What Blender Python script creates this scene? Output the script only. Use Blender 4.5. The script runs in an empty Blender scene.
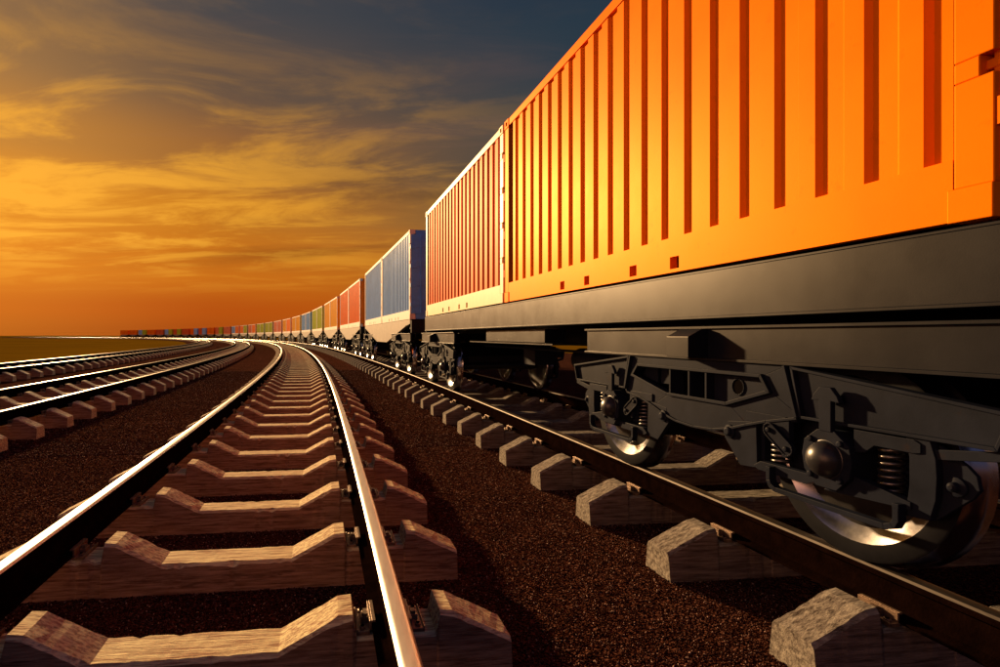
import bpy, bmesh, math, random
import numpy as np
from mathutils import Vector, Matrix
random.seed(7)
rng = np.random.default_rng(11)
scene = bpy.context.scene
COL = scene.collection
R = math.radians

# ------------------------------------------------------------------ camera
ZC = 1.605                      # eye height over the ballast; the rail heads are at ZR
ZR = ZC - 1.1585
cam_d = bpy.data.cameras.new('camera'); cam = bpy.data.objects.new('camera', cam_d)
COL.objects.link(cam); scene.camera = cam
cam.location = (0, 0, ZC); cam.rotation_euler = (R(90), 0, 0)
cam_d.sensor_fit = 'HORIZONTAL'; cam_d.sensor_width = 36.0
cam_d.lens = 36 * .5629; cam_d.shift_x = .1071; cam_d.shift_y = .0020
cam_d.clip_start = .05; cam_d.clip_end = 9000

# ------------------------------------------------------------------ light
SUN_AZ, SUN_EL = -31.0, 12.5    # degrees: left of the view axis, above the horizon
sl = bpy.data.lights.new('sun', 'SUN'); sun = bpy.data.objects.new('sun', sl); COL.objects.link(sun)
sl.energy = 5.0; sl.angle = R(2.0); sl.color = (1.0, .61, .28)
sdir = Vector((math.sin(R(SUN_AZ)) * math.cos(R(SUN_EL)), math.cos(R(SUN_AZ)) * math.cos(R(SUN_EL)), math.sin(R(SUN_EL))))
sun.rotation_euler = sdir.to_track_quat('Z', 'Y').to_euler()
vs = scene.view_settings
vs.view_transform = 'Standard'; vs.look = 'None'; vs.exposure = .7; vs.gamma = 1; vs.use_curve_mapping = False
try:
    scene.cycles.max_bounces = 6; scene.cycles.use_denoising = True
except Exception: pass

# ------------------------------------------------------------------ world: a sunset sky
def lin(r, g, b):
    f = lambda c: (c / 255 / 12.92) if c / 255 <= .04045 else ((c / 255 + .055) / 1.055) ** 2.4
    return (f(r), f(g), f(b), 1)
world = bpy.data.worlds.new('World'); scene.world = world; world.use_nodes = True
nt = world.node_tree; N = nt.nodes; L = nt.links; N.clear()
def nd(t, **k):
    n = N.new(t)
    for a, b in k.items(): setattr(n, a, b)
    return n
def mth(op, a, b=None, clamp=False):
    n = nd('ShaderNodeMath', operation=op); n.use_clamp = clamp
    for i, v in enumerate((a, b)):
        if v is None: continue
        if isinstance(v, (int, float)): n.inputs[i].default_value = v
        else: L.new(v, n.inputs[i])
    return n.outputs[0]
def ramp(fac, stops, interp='EASE'):
    n = nd('ShaderNodeValToRGB'); cr = n.color_ramp; cr.interpolation = interp
    while len(cr.elements) < len(stops): cr.elements.new(.5)
    for e, (p, c) in zip(cr.elements, stops): e.position = p; e.color = c
    L.new(fac, n.inputs[0]); return n.outputs[0]
def mixc(fac, a, b, mode='MIX'):
    n = nd('ShaderNodeMix', data_type='RGBA', blend_type=mode); n.clamp_result = False
    if isinstance(fac, (int, float)): n.inputs[0].default_value = fac
    else: L.new(fac, n.inputs[0])
    for i, v in ((6, a), (7, b)):
        if isinstance(v, tuple): n.inputs[i].default_value = v
        else: L.new(v, n.inputs[i])
    return n.outputs[2]
def mrange(v, a, b, c=0., d=1., smooth=True):
    n = nd('ShaderNodeMapRange', interpolation_type='SMOOTHSTEP' if smooth else 'LINEAR')
    L.new(v, n.inputs[0])
    for i, q in enumerate((a, b, c, d)): n.inputs[i + 1].default_value = q
    return n.outputs[0]
tc = nd('ShaderNodeTexCoord'); sx = nd('ShaderNodeSeparateXYZ'); L.new(tc.outputs['Generated'], sx.inputs[0])
X, Y, Z = sx.outputs
el = mth('MULTIPLY', mth('ARCSINE', mth('MAXIMUM', mth('MINIMUM', Z, 1.), -1.)), 180 / math.pi)
az = mth('MULTIPLY', mth('ARCTAN2', X, Y), 180 / math.pi)
e01 = mth('DIVIDE', el, 60., clamp=True)
E_ = lambda d: d / 60
warm = ramp(e01, [(0, lin(168, 72, 10)), (E_(2.5), lin(186, 80, 6)), (E_(6), lin(208, 112, 16)), (E_(12), lin(203, 122, 26)),
                  (E_(17), lin(160, 104, 50)), (E_(23), lin(108, 84, 66)), (E_(30), lin(74, 72, 74)), (1, lin(40, 48, 66))])
cool = ramp(e01, [(0, lin(182, 84, 12)), (E_(3), lin(188, 96, 18)), (E_(7), lin(162, 100, 34)), (E_(12), lin(108, 88, 58)),
                  (E_(18), lin(58, 68, 68)), (E_(26), lin(36, 56, 70)), (E_(34), lin(28, 46, 66)), (1, lin(18, 32, 56))])
dark = ramp(e01, [(0, lin(86, 72, 84)), (E_(8), lin(76, 78, 104)), (E_(25), lin(60, 70, 104)), (1, lin(28, 38, 66))])
# clouds: the sky vector laid on a flat layer, stretched sideways
zz = mth('ADD', mth('MAXIMUM', Z, 0.), .10)
cv = nd('ShaderNodeCombineXYZ'); L.new(mth('DIVIDE', X, zz), cv.inputs[0]); L.new(mth('DIVIDE', Y, zz), cv.inputs[1])
def noise(vec, scale, detail, rough, dist=0., loc=(0, 0, 0), sc=(1, 1, 1), rot=0):
    m = nd('ShaderNodeMapping'); L.new(vec, m.inputs[0]); m.inputs[1].default_value = loc; m.inputs[3].default_value = sc; m.inputs[2].default_value = (0, 0, rot)
    n = nd('ShaderNodeTexNoise'); L.new(m.outputs[0], n.inputs[0])
    n.inputs['Scale'].default_value = scale; n.inputs['Detail'].default_value = detail; n.inputs['Roughness'].default_value = rough; n.inputs['Distortion'].default_value = dist
    return n.outputs[0]
n1 = noise(cv.outputs[0], .42, 8, .60, .6, (3.1, 1.7, 0), (.62, 1.25, 1), R(14))
n2 = noise(cv.outputs[0], 1.7, 10, .62, .5, (5.3, 4.2, 0), (.62, 1.3, 1), R(8))
side = mth('ADD', mrange(az, -26., 22.), mth('MULTIPLY', mth('SUBTRACT', n1, .5), .7), clamp=True)
base = mixc(side, warm, cool)
behind = mth('ADD', mrange(az, 45., 80.), mrange(az, -66., -46., 1., 0.), clamp=True)
base = mixc(behind, base, dark)
# bright sky patch added out of view, left and behind, as fill light
fill_patch = mth('MULTIPLY', mth('MULTIPLY', mrange(az, -142., -122.), mrange(az, -98., -88., 1., 0.)), mth('MULTIPLY', mrange(el, -2., 2.), mrange(el, 12., 28., 1., 0.)))
base = mixc(mth('MULTIPLY', fill_patch, mrange(n1, .25, .75, .7, 1.)), base, (3.8, 1.6, .85, 1))
# brighter and darker streaks
low = mth('MULTIPLY', mrange(el, 3., 9.), mrange(el, 14., 27., 1., .15))
br = mth('MULTIPLY', mth('MULTIPLY', mrange(n2, .44, .62), low), mth('MULTIPLY', mth('SUBTRACT', 1., side), .70))
base = mixc(br, base, lin(252, 176, 52))
dk = mth('MULTIPLY', mth('MULTIPLY', mrange(n1, .47, .62), mrange(el, 5., 10.)), .7)
base = mixc(dk, base, mixc(1., base, (.46, .40, .44, 1), 'MULTIPLY'))
n3 = noise(cv.outputs[0], .9, 7, .6, .8, (1.3, 9.2, 0), (.35, 1.8, 1), R(6))
wz = mth('MULTIPLY', mth('MULTIPLY', mrange(n3, .56, .72), mrange(el, 14., 24.)), .22)
base = mixc(wz, base, lin(150, 104, 84))
# the brightening round the sun, which stands just outside the picture
dt = nd('ShaderNodeVectorMath', operation='DOT_PRODUCT'); L.new(tc.outputs['Generated'], dt.inputs[0]); dt.inputs[1].default_value = tuple(Vector((math.sin(R(-44)), math.cos(R(-44)), .24)).normalized())
ang = mth('MULTIPLY', mth('ARCCOSINE', mth('MINIMUM', dt.outputs['Value'], 1.)), 180 / math.pi)
g = mrange(ang, 30., 2., 0., 1.)
glow = mixc(g, (0, 0, 0, 1), (.30, .13, .01, 1))
base = mixc(1., base, glow, 'ADD')
sky = nd('ShaderNodeTexSky', sky_type='NISHITA'); sky.sun_disc = False
sky.sun_elevation = R(SUN_EL); sky.sun_rotation = R(SUN_AZ)
bg1 = nd('ShaderNodeBackground'); L.new(base, bg1.inputs[0]); bg1.inputs[1].default_value = .58
bg2 = nd('ShaderNodeBackground'); L.new(sky.outputs[0], bg2.inputs[0]); bg2.inputs[1].default_value = .0002
ad = nd('ShaderNodeAddShader'); L.new(bg1.outputs[0], ad.inputs[0]); L.new(bg2.outputs[0], ad.inputs[1])
wo = nd('ShaderNodeOutputWorld'); L.new(ad.outputs[0], wo.inputs[0])

# ------------------------------------------------------------------ materials
def mat(name, col, rough=.6, metal=0., spec=.5, var=.12, vscale=6., bump=0., bscale=60., col2=None, rvar=.0, stretch=None, dirt=None, objrand=False, tint=None, lo_p=.33, hi_p=.66):
    m = bpy.data.materials.new(name); m.use_nodes = True
    t = m.node_tree; n = t.nodes; l = t.links; b = n['Principled BSDF']
    b.inputs['Roughness'].default_value = rough; b.inputs['Metallic'].default_value = metal; b.inputs['Specular IOR Level'].default_value = spec
    tc = n.new('ShaderNodeTexCoord'); mp = n.new('ShaderNodeMapping'); l.new(tc.outputs['Object'], mp.inputs[0])
    if stretch: mp.inputs[3].default_value = stretch
    vec = mp.outputs[0]
    if objrand:
        oi = n.new('ShaderNodeObjectInfo'); mu = n.new('ShaderNodeMath'); mu.operation = 'MULTIPLY'; mu.inputs[1].default_value = 57.
        l.new(oi.outputs['Random'], mu.inputs[0]); va = n.new('ShaderNodeVectorMath'); va.operation = 'ADD'
        l.new(mp.outputs[0], va.inputs[0]); l.new(mu.outputs[0], va.inputs[1]); vec = va.outputs[0]
    nz = n.new('ShaderNodeTexNoise'); nz.inputs['Scale'].default_value = vscale; nz.inputs['Detail'].default_value = 8; nz.inputs['Roughness'].default_value = .62
    l.new(vec, nz.inputs[0])
    cr = n.new('ShaderNodeValToRGB'); l.new(nz.outputs[0], cr.inputs[0])
    c = Vector(col); c2 = Vector(col2) if col2 else c * (1 - var * 2)
    cr.color_ramp.elements[0].position = lo_p; cr.color_ramp.elements[0].color = (*c2, 1)
    cr.color_ramp.elements[1].position = hi_p; cr.color_ramp.elements[1].color = (*(c if col2 else c * (1 + var * .5)), 1)
    out = cr.outputs[0]
    if dirt:
        n2 = n.new('ShaderNodeTexNoise'); n2.inputs['Scale'].default_value = dirt[1]; n2.inputs['Detail'].default_value = 10; n2.inputs['Roughness'].default_value = .7
        l.new(vec, n2.inputs[0]); mr = n.new('ShaderNodeMapRange'); mr.inputs[1].default_value = dirt[2]; mr.inputs[2].default_value = dirt[2] + .12
        l.new(n2.outputs[0], mr.inputs[0]); mm = n.new('ShaderNodeMath'); mm.operation = 'MULTIPLY'; mm.inputs[1].default_value = dirt[3]; l.new(mr.outputs[0], mm.inputs[0])
        mx = n.new('ShaderNodeMix'); mx.data_type = 'RGBA'; l.new(mm.outputs[0], mx.inputs[0]); l.new(out, mx.inputs[6]); mx.inputs[7].default_value = (*dirt[0], 1); out = mx.outputs[2]
    l.new(out, b.inputs['Base Color'])
    if tint: b.inputs['Specular Tint'].default_value = (*tint, 1)
    if rvar:
        mr = n.new('ShaderNodeMapRange'); mr.inputs[3].default_value = rough - rvar; mr.inputs[4].default_value = rough + rvar; l.new(nz.outputs[0], mr.inputs[0]); l.new(mr.outputs[0], b.inputs['Roughness'])
    if bump:
        nb = n.new('ShaderNodeTexNoise'); nb.inputs['Scale'].default_value = bscale; nb.inputs['Detail'].default_value = 6; l.new(vec, nb.inputs[0])
        bp = n.new('ShaderNodeBump'); bp.inputs['Strength'].default_value = bump; bp.inputs['Distance'].default_value = .01; l.new(nb.outputs[0], bp.inputs['Height']); l.new(bp.outputs[0], b.inputs['Normal'])
    return m
M = {}
def paint(name, c, spec=.22, tint=(1, .78, .22), rough=.40, metal=0.):
    M[name] = mat(name + '_paint', c, rough=rough, metal=metal, spec=spec, var=.04, vscale=2.2, bump=.02, bscale=90, rvar=.05, dirt=(tuple(x * .5 for x in c), 9., .60, .30), tint=tint)
paint('orange', (.95, .205, .0), .02, (1, .72, .1), .48, .15); paint('red', (.72, .135, .04), .025, (1, .75, .45), .52, .10); paint('scarlet', (1., .22, .02), .03, rough=.35); paint('amber', (1., .50, .01), .03, rough=.35); paint('green', (.50, .62, .03), .03, rough=.35)
paint('blue', (.30, .56, 1.0), .02, (.4, .6, 1), .25); paint('sky_blue', (.28, .58, 1.0), .02, (.4, .6, 1), .25)
M['pale_yellow'] = mat('pale_yellow_paint', (.86, .66, .36), rough=.45, spec=.1, var=.05)  # trim of the red container: its grazing gloss put into the colour
M['cream'] = mat('cream_trim_paint', (.80, .70, .62), rough=.6, spec=.1, var=.05)
M['dark_steel'] = mat('dark_steel', (.014, .018, .031), rough=.5, spec=.03, metal=0, var=.15, vscale=5, bump=.04, bscale=130, rvar=.08, dirt=((.030, .017, .010), 7., .60, .5))
M['sill_grey'] = mat('sill_grey', (.008, .0108, .019), rough=.34, spec=.15, metal=0, tint=(1, .85, .6), var=.08, vscale=3, bump=.02, bscale=140, rvar=.06)
M['tyre_face'] = mat('tyre_face', (.010, .011, .015), rough=.6, spec=.05, var=.2)
M['black_steel'] = mat('black_steel', (.009, .008, .009), rough=.6, spec=.15, var=.2)
M['belly'] = mat('belly_paint', (.27, .22, .17), rough=.6, spec=.1, var=.1, vscale=3)
M['wheel_steel'] = mat('wheel_steel', (.03, .03, .034), rough=.4, metal=.5, var=.2, rvar=.1)
M['bright_steel'] = mat('bright_steel', (.46, .46, .50), rough=.20, metal=1., var=.08, vscale=12, rvar=.06)
M['cap_steel'] = mat('cap_steel', (.02, .021, .026), rough=.33, spec=.5, var=.1)
M['spring'] = mat('spring_steel', (.20, .19, .19), rough=.30, metal=.9, var=.1)
M['rail_head_dull'] = mat('rail_head_dull', (.20, .175, .155), rough=.42, metal=1., var=.12, vscale=5, stretch=(8, 1, 1), rvar=.05)
M['rail_side'] = mat('rail_rust', (.007, .0030, .0022), rough=.9, spec=0, var=.25, vscale=9, bump=.3, bscale=70, metal=0)
M['rail_head'] = mat('rail_head', (.80, .74, .66), rough=.47, metal=1., var=.06, vscale=5, stretch=(8, 1, 1), rvar=.05)
M['clip'] = mat('clip_steel', (.30, .20, .14), rough=.45, metal=.6, var=.25, vscale=30, bump=.2, bscale=200)
M['hole'] = mat('hole_dark', (.006, .005, .005), rough=1., spec=0)
M['copper_red'] = mat('copper_red', (.40, .045, .02), rough=.5, spec=.4, var=.2)
M['rubber'] = mat('rubber', (.02, .02, .02), rough=.6)
M['bay_blue'] = mat('door_blue', (.06, .32, 1.0), rough=.5, spec=.5, var=.08)
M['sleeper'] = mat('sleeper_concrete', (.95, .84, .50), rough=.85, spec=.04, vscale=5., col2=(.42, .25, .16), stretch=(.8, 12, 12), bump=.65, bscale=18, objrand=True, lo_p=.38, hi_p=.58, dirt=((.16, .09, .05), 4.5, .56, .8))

M['sleeper_shaded'] = mat('sleeper_shaded_side', (.52, .30, .19), rough=.95, spec=0, vscale=5., col2=(.20, .10, .06), stretch=(.8, 12, 12), bump=.6, bscale=18, objrand=True, dirt=((.10, .05, .03), 4.5, .52, .8))  # sleeper side faces: their shade painted in as a darker base colour
M['sleeper_grey_shaded'] = mat('sleeper_grey_shaded_side', (.30, .22, .18), rough=.95, spec=0, vscale=5., col2=(.08, .055, .045), stretch=(.8, 12, 12), bump=.6, bscale=18, objrand=True)  # side faces under the train, shade painted into the colour likewise
M['sleeper_grey'] = mat('sleeper_weathered_shaded', (.44, .40, .33), rough=.85, spec=.04, vscale=5., col2=(.09, .07, .062), stretch=(1.6, 9, 9), bump=.4, bscale=18, objrand=True, lo_p=.30, hi_p=.68, dirt=((.05, .038, .03), 4.5, .5, .8))  # weathered grey, darkened further to paint in the shade under the wagons
# the ballast: one sheet of crushed stone in the shader, loose stones on top of it near the camera
def ballast_mat(name, a, b, c, scale):
    m = bpy.data.materials.new(name); m.use_nodes = True; t = m.node_tree; n = t.nodes; l = t.links; B = n['Principled BSDF']
    B.inputs['Roughness'].default_value = 1.; B.inputs['Specular IOR Level'].default_value = .0
    tc = n.new('ShaderNodeTexCoord'); vo = n.new('ShaderNodeTexVoronoi'); vo.inputs['Scale'].default_value = scale; l.new(tc.outputs['Object'], vo.inputs[0])
    cr = n.new('ShaderNodeValToRGB'); e = cr.color_ramp; e.elements[0].color = (*a, 1); e.elements[1].color = (*c, 1); e.elements[0].position = .15; e.elements[1].position = .95
    x = e.elements.new(.6); x.color = (*b, 1)
    sp = n.new('ShaderNodeSeparateColor'); l.new(vo.outputs['Color'], sp.inputs[0]); l.new(sp.outputs[0], cr.inputs[0])
    nz = n.new('ShaderNodeTexNoise'); nz.inputs['Scale'].default_value = .7; nz.inputs['Detail'].default_value = 9; nz.inputs['Roughness'].default_value = .7; l.new(tc.outputs['Object'], nz.inputs[0])
    mr = n.new('ShaderNodeMapRange'); mr.inputs[1].default_value = .3; mr.inputs[2].default_value = .7; mr.inputs[3].default_value = .62; mr.inputs[4].default_value = 1.3; l.new(nz.outputs[0], mr.inputs[0])
    mx = n.new('ShaderNodeVectorMath'); mx.operation = 'SCALE'; l.new(cr.outputs[0], mx.inputs[0]); l.new(mr.outputs[0], mx.inputs['Scale']); l.new(mx.outputs[0], B.inputs['Base Color'])
    v2 = n.new('ShaderNodeTexVoronoi'); v2.inputs['Scale'].default_value = scale * .8; l.new(tc.outputs['Object'], v2.inputs[0])
    bp = n.new('ShaderNodeBump'); bp.inputs['Strength'].default_value = 1.; bp.inputs['Distance'].default_value = .02; bp.invert = True; l.new(v2.outputs['Distance'], bp.inputs['Height']); l.new(bp.outputs[0], B.inputs['Normal'])
    return m
M['ballast'] = ballast_mat('ballast', (.026, .009, .006), (.072, .024, .014), (.17, .075, .05), 75.)
M['field'] = mat('dry_grass', (.24, .125, .006), rough=1., spec=.0, vscale=.05, col2=(.15, .08, .005), bump=.5, bscale=3.)

# ------------------------------------------------------------------ mesh helpers
class MB:
    def __init__(s): s.v = []; s.f = []; s.m = []; s.sm = []; s.mi = 0
    def add(s, vs, fs, smooth=False):
        o = len(s.v); s.v += [tuple(p) for p in vs]
        for f in fs: s.f.append(tuple(i + o for i in f)); s.m.append(s.mi); s.sm.append(smooth)
    def box(s, x0, x1, y0, y1, z0, z1):
        if x0 > x1: x0, x1 = x1, x0
        if y0 > y1: y0, y1 = y1, y0
        if z0 > z1: z0, z1 = z1, z0
        v = [(x, y, z) for x in (x0, x1) for y in (y0, y1) for z in (z0, z1)]
        s.add(v, [(0, 1, 3, 2), (4, 6, 7, 5), (0, 4, 5, 1), (2, 3, 7, 6), (0, 2, 6, 4), (1, 5, 7, 3)])
    def plate(s, poly, x0, x1):            # outline in (y, z), thickness along x
        if x0 > x1: x0, x1 = x1, x0
        a = sum(poly[i][0] * poly[(i + 1) % len(poly)][1] - poly[(i + 1) % len(poly)][0] * poly[i][1] for i in range(len(poly)))
        if a < 0: poly = poly[::-1]
        n = len(poly); v = [(x0, y, z) for y, z in poly] + [(x1, y, z) for y, z in poly]
        s.add(v, [tuple(range(n))[::-1], tuple(range(n, 2 * n))] + [(i, (i + 1) % n, n + (i + 1) % n, n + i) for i in range(n)])
    def strip(s, poly, x0, x1, w, closed=True):   # flat bar following an outline in (y, z)
        n = len(poly); P = [Vector(p) for p in poly]; I = []; O = []
        for i in range(n):
            a = P[i - 1] if (closed or i > 0) else P[i] * 2 - P[i + 1]; c = P[(i + 1) % n] if (closed or i < n - 1) else P[i] * 2 - P[i - 1]
            d1 = (P[i] - a).normalized(); d2 = (c - P[i]).normalized(); nn = Vector((-(d1 + d2).y, (d1 + d2).x))
            nn = nn.normalized() if nn.length > 1e-6 else Vector((-d1.y, d1.x)); k = min(1 / max(.35, nn.dot(Vector((-d1.y, d1.x)))), 2.2)
            I.append(P[i] - nn * k * w / 2); O.append(P[i] + nn * k * w / 2)
        for i in range(n if closed else n - 1):
            j = (i + 1) % n; q = [I[i], I[j], O[j], O[i]]
            s.add([(x0, p.x, p.y) for p in q] + [(x1, p.x, p.y) for p in q], [(0, 3, 2, 1), (4, 5, 6, 7), (0, 1, 5, 4), (1, 2, 6, 5), (2, 3, 7, 6), (3, 0, 4, 7)])
    def lathe(s, prof, c, axis='x', seg=24, smooth=True, caps=True):   # prof: (along, radius)
        v = []; f = []; n = len(prof)
        for i in range(seg):
            a = 2 * math.pi * i / seg
            for (t, r) in prof:
                if axis == 'x': v.append((c[0] + t, c[1] + r * math.cos(a), c[2] + r * math.sin(a)))
                elif axis == 'z': v.append((c[0] + r * math.cos(a), c[1] + r * math.sin(a), c[2] + t))
                else: v.append((c[0] + r * math.cos(a), c[1] + t, c[2] + r * math.sin(a)))
        for i in range(seg):
            j = (i + 1) % seg
            for k in range(n - 1): f.append((i * n + k, j * n + k, j * n + k + 1, i * n + k + 1))
        s.add(v, f, smooth)
        for k in (0, n - 1):
            if caps and prof[k][1] > 1e-5: s.add([v[i * n + k] for i in range(seg)], [tuple(range(seg))])
    def tube(s, pts, r, seg=8):
        P = [Vector(p) for p in pts]; v = []; f = []; up = Vector((.01, .02, 1)).normalized()
        for i, p in enumerate(P):
            d = (P[min(i + 1, len(P) - 1)] - P[max(i - 1, 0)]).normalized()
            if abs(d.dot(up)) > .97: up = Vector((1, 0, 0))
            a = d.cross(up).normalized(); b = d.cross(a)
            for k in range(seg):
                t = 2 * math.pi * k / seg; v.append(p + a * r * math.cos(t) + b * r * math.sin(t))
        for i in range(len(P) - 1):
            for k in range(seg): f.append((i * seg + k, i * seg + (k + 1) % seg, (i + 1) * seg + (k + 1) % seg, (i + 1) * seg + k))
        s.add(v, f, True); s.add(v[:seg], [tuple(range(seg))]); s.add(v[-seg:], [tuple(range(seg))])
    def mesh(s, name, mats, bevel=0.):
        me = bpy.data.meshes.new(name); me.from_pydata(s.v, [], s.f)
        for m in (mats if isinstance(mats, (list, tuple)) else [mats]): me.materials.append(M[m] if isinstance(m, str) else m)
        me.polygons.foreach_set('material_index', s.m); me.polygons.foreach_set('use_smooth', s.sm)
        bm = bmesh.new(); bm.from_mesh(me)
        bmesh.ops.recalc_face_normals(bm, faces=bm.faces)
        if bevel:
            es = [e for e in bm.edges if len(e.link_faces) == 2 and e.calc_face_angle(0) > R(40)]
            bmesh.ops.bevel(bm, geom=es, offset=bevel, segments=2, affect='EDGES', clamp_overlap=True, profile=.5)
        bm.to_mesh(me); bm.free(); me.update(); return me
def link(name, data, parent=None, loc=None, rz=None):
    o = bpy.data.objects.new(name, data); COL.objects.link(o)
    if parent: o.parent = parent
    if loc is not None: o.location = loc
    if rz is not None: o.rotation_euler = (0, 0, rz)
    return o
def tag(o, label=None, cat=None, group=None, kind=None):
    if label: o['label'] = label
    if cat: o['category'] = cat
    if group: o['group'] = group
    if kind: o['kind'] = kind
    return o

# ------------------------------------------------------------------ the line the tracks follow
KS = [-60, 0, 40, 90, 160, 250, 420, 900]; KV = [.00214, .00214, .00158, .00183, .00178, .00182, .00191, .00191]
DS = .5; SS = np.arange(-60, 700, DS)
kk = np.interp(SS, KS, KV); HH = np.cumsum(kk) * DS; HH -= np.interp(0, SS, HH); HH += R(6.575)
XX = np.cumsum(-np.sin(HH)) * DS; YY = np.cumsum(np.cos(HH)) * DS
XX -= np.interp(0, SS, XX); YY -= np.interp(0, SS, YY)
def at(s, p=0.):
    h = float(np.interp(s, SS, HH)); return (float(np.interp(s, SS, XX)) + p * math.cos(h), float(np.interp(s, SS, YY)) + p * math.sin(h), h)
G = .962
TR = {'middle': -.665, 'train': 3.740, 'next': -5.858, 'outer': -11.950}

# ------------------------------------------------------------------ ground
g_ = MB(); n = 24
ring = [0, 60, 200, 600, 1800, 5000]
vs_ = [(0, 0, 0)]; fs_ = []
for ri, r in enumerate(ring[1:]):
    for k in range(n): vs_.append((r * math.cos(2 * math.pi * k / n), r * math.sin(2 * math.pi * k / n), 0))
for k in range(n): fs_.append((0, 1 + k, 1 + (k + 1) % n))
for ri in range(len(ring) - 2):
    for k in range(n): a = 1 + ri * n; fs_.append((a + k, a + n + k, a + n + (k + 1) % n, a + (k + 1) % n))
g_.add([(x, y, -.16) for x, y, z in vs_], fs_)
tag(link('ground', g_.mesh('ground', 'field')), kind='structure')
b_ = MB(); st = list(np.arange(-22, 60, 2)) + list(np.arange(60, 560, 5)); prof = [(-15.6, -.17), (-14.6, 0), (24., 0), (25.2, -.17)]
bv = []
for s in st:
    for p, z in prof:
        x, y, h = at(s, p + .12 * math.sin(s * .9 + p) * (z < 0)); bv.append((x, y, z))
bf = [(i * 4 + k, i * 4 + k + 1, i * 4 + k + 5, i * 4 + k + 4) for i in range(len(st) - 1) for k in range(3)]
b_.add(bv, bf); tag(link('ballast_ground', b_.mesh('ballast_ground', 'ballast')), kind='structure')

# ------------------------------------------------------------------ rails
RP = [(-.085, -.205), (-.085, -.192), (-.030, -.176), (-.011, -.158), (-.009, -.060), (-.030, -.048), (-.043, -.040), (-.043, -.012), (-.034, -.002), (-.020, 0)]
RP = RP + [(-a, z) for a, z in RP[::-1]]
def rail(p, name, label, s0=-9, s1=520):
    mb = MB(); S = list(np.arange(s0, 60, .8)) + list(np.arange(60, s1, 2.5)); n = len(RP); v = []
    for s in S:
        for a, z in RP: x, y, h = at(s, p + a); v.append((x, y, ZR + z))
    head = {7, 8, 9, 10, 11}
    for i in range(len(S) - 1):
        for k in range(n):
            k2 = (k + 1) % n; mb.mi = 1 if k in head else 0
            mb.add([], []); mb.f.append((i * n + k, i * n + k2, (i + 1) * n + k2, (i + 1) * n + k)); mb.m.append(mb.mi); mb.sm.append(k in (8, 9, 10))
    mb.v = v; mb.f += [tuple(range(n)), tuple(range((len(S) - 1) * n, len(S) * n))]; mb.m += [0, 0]; mb.sm += [False, False]
    o = link('rail', mb.mesh('rail', ['rail_side', 'rail_head' if 'middle track' in label and 'beside' not in label else 'rail_head_dull'])); tag(o, label, 'rail', 'rails of the four curving tracks'); return o
WHERE = {'middle': 'the middle track', 'train': 'the track under the train',
         'next': 'the empty track beside the middle one', 'outer': 'the outermost track beside the field'}
for k, p in TR.items():
    for sgn, wd in ((-1, 'left'), (1, 'right')):
        rail(p + sgn * G, 'rail', f'shiny curving steel rail, {wd} rail of {WHERE[k]}')

# ------------------------------------------------------------------ sleepers
SP = [(0, .180), (.40, .182), (.67, .322), (.735, .330), (.755, .2345), (1.120, .2345), (1.140, .330), (1.200, .322), (1.48, .185)]
SHIFT = {'middle': .05, 'train': -.04, 'next': 0., 'outer': 0.}
SP = [(-a, z) for a, z in SP[:0:-1]] + SP
SIDE_SHADE = {'sleeper': 'sleeper_shaded', 'sleeper_grey': 'sleeper_grey_shaded'}  # top material to its darker copy with painted side shade
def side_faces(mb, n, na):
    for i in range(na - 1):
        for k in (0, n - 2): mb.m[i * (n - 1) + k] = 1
def sleeper_mesh(detail=True):
    mb = MB(); v = []
    for a, z in SP:
        zz = z
        if detail: sec = [(-.150, -.1), (-.121, zz - .016), (-.108, zz), (.108, zz), (.121, zz - .016), (.150, -.1)]
        else: sec = [(-.150, -.05), (-.118, zz), (.118, zz), (.150, -.05)]
        v += [(a, y, q) for y, q in sec]
    n = 6 if detail else 4; f = []
    for i in range(len(SP) - 1):
        for k in range(n - 1): f.append((i * n + k, i * n + k + 1, (i + 1) * n + k + 1, (i + 1) * n + k))
    f += [tuple(range(n)), tuple(range((len(SP) - 1) * n, len(SP) * n))]
    mb.add(v, f); side_faces(mb, n, len(SP)); return mb
def sleeper_detailed(seed, mt):
    # finer sleeper with chipped, uneven arrises
    r = random.Random(seed); mb = MB(); v = []; A = []
    for i in range(len(SP) - 1):
        a0, z0 = SP[i]; a1, z1 = SP[i + 1]; k = max(1, int(abs(a1 - a0) / .035))
        for j in range(k): A.append((a0 + (a1 - a0) * j / k, z0 + (z1 - z0) * j / k))
    A.append(SP[-1])
    for a, z in A:
        c1 = r.uniform(0, .007) + (r.uniform(.006, .02) if r.random() < .10 else 0); c2 = r.uniform(0, .007) + (r.uniform(.006, .02) if r.random() < .08 else 0); q = r.uniform(-.0015, .0015)
        v += [(a, y, t) for y, t in [(-.152, -.1), (-.122 + c1 * .3, z - .016 - c1), (-.109 + c1, z + q), (0, z + r.uniform(-.001, .001)), (.109 - c2, z + q), (.122 - c2 * .3, z - .016 - c2), (.152, -.1)]]
    n = 7; f = [(i * n + k, i * n + k + 1, (i + 1) * n + k + 1, (i + 1) * n + k) for i in range(len(A) - 1) for k in range(n - 1)]
    f += [tuple(range(n)), tuple(range((len(A) - 1) * n, len(A) * n))]
    mb.add(v, f); side_faces(mb, n, len(A)); return mb.mesh('sleeper', [mt, SIDE_SHADE[mt]])
SL_HI = {k: [sleeper_detailed(i, k) for i in range(5)] for k in ('sleeper', 'sleeper_grey')}
SL_LO = {k: sleeper_mesh(True).mesh('sleeper', [k, SIDE_SHADE[k]]) for k in ('sleeper', 'sleeper_grey')}
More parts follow.
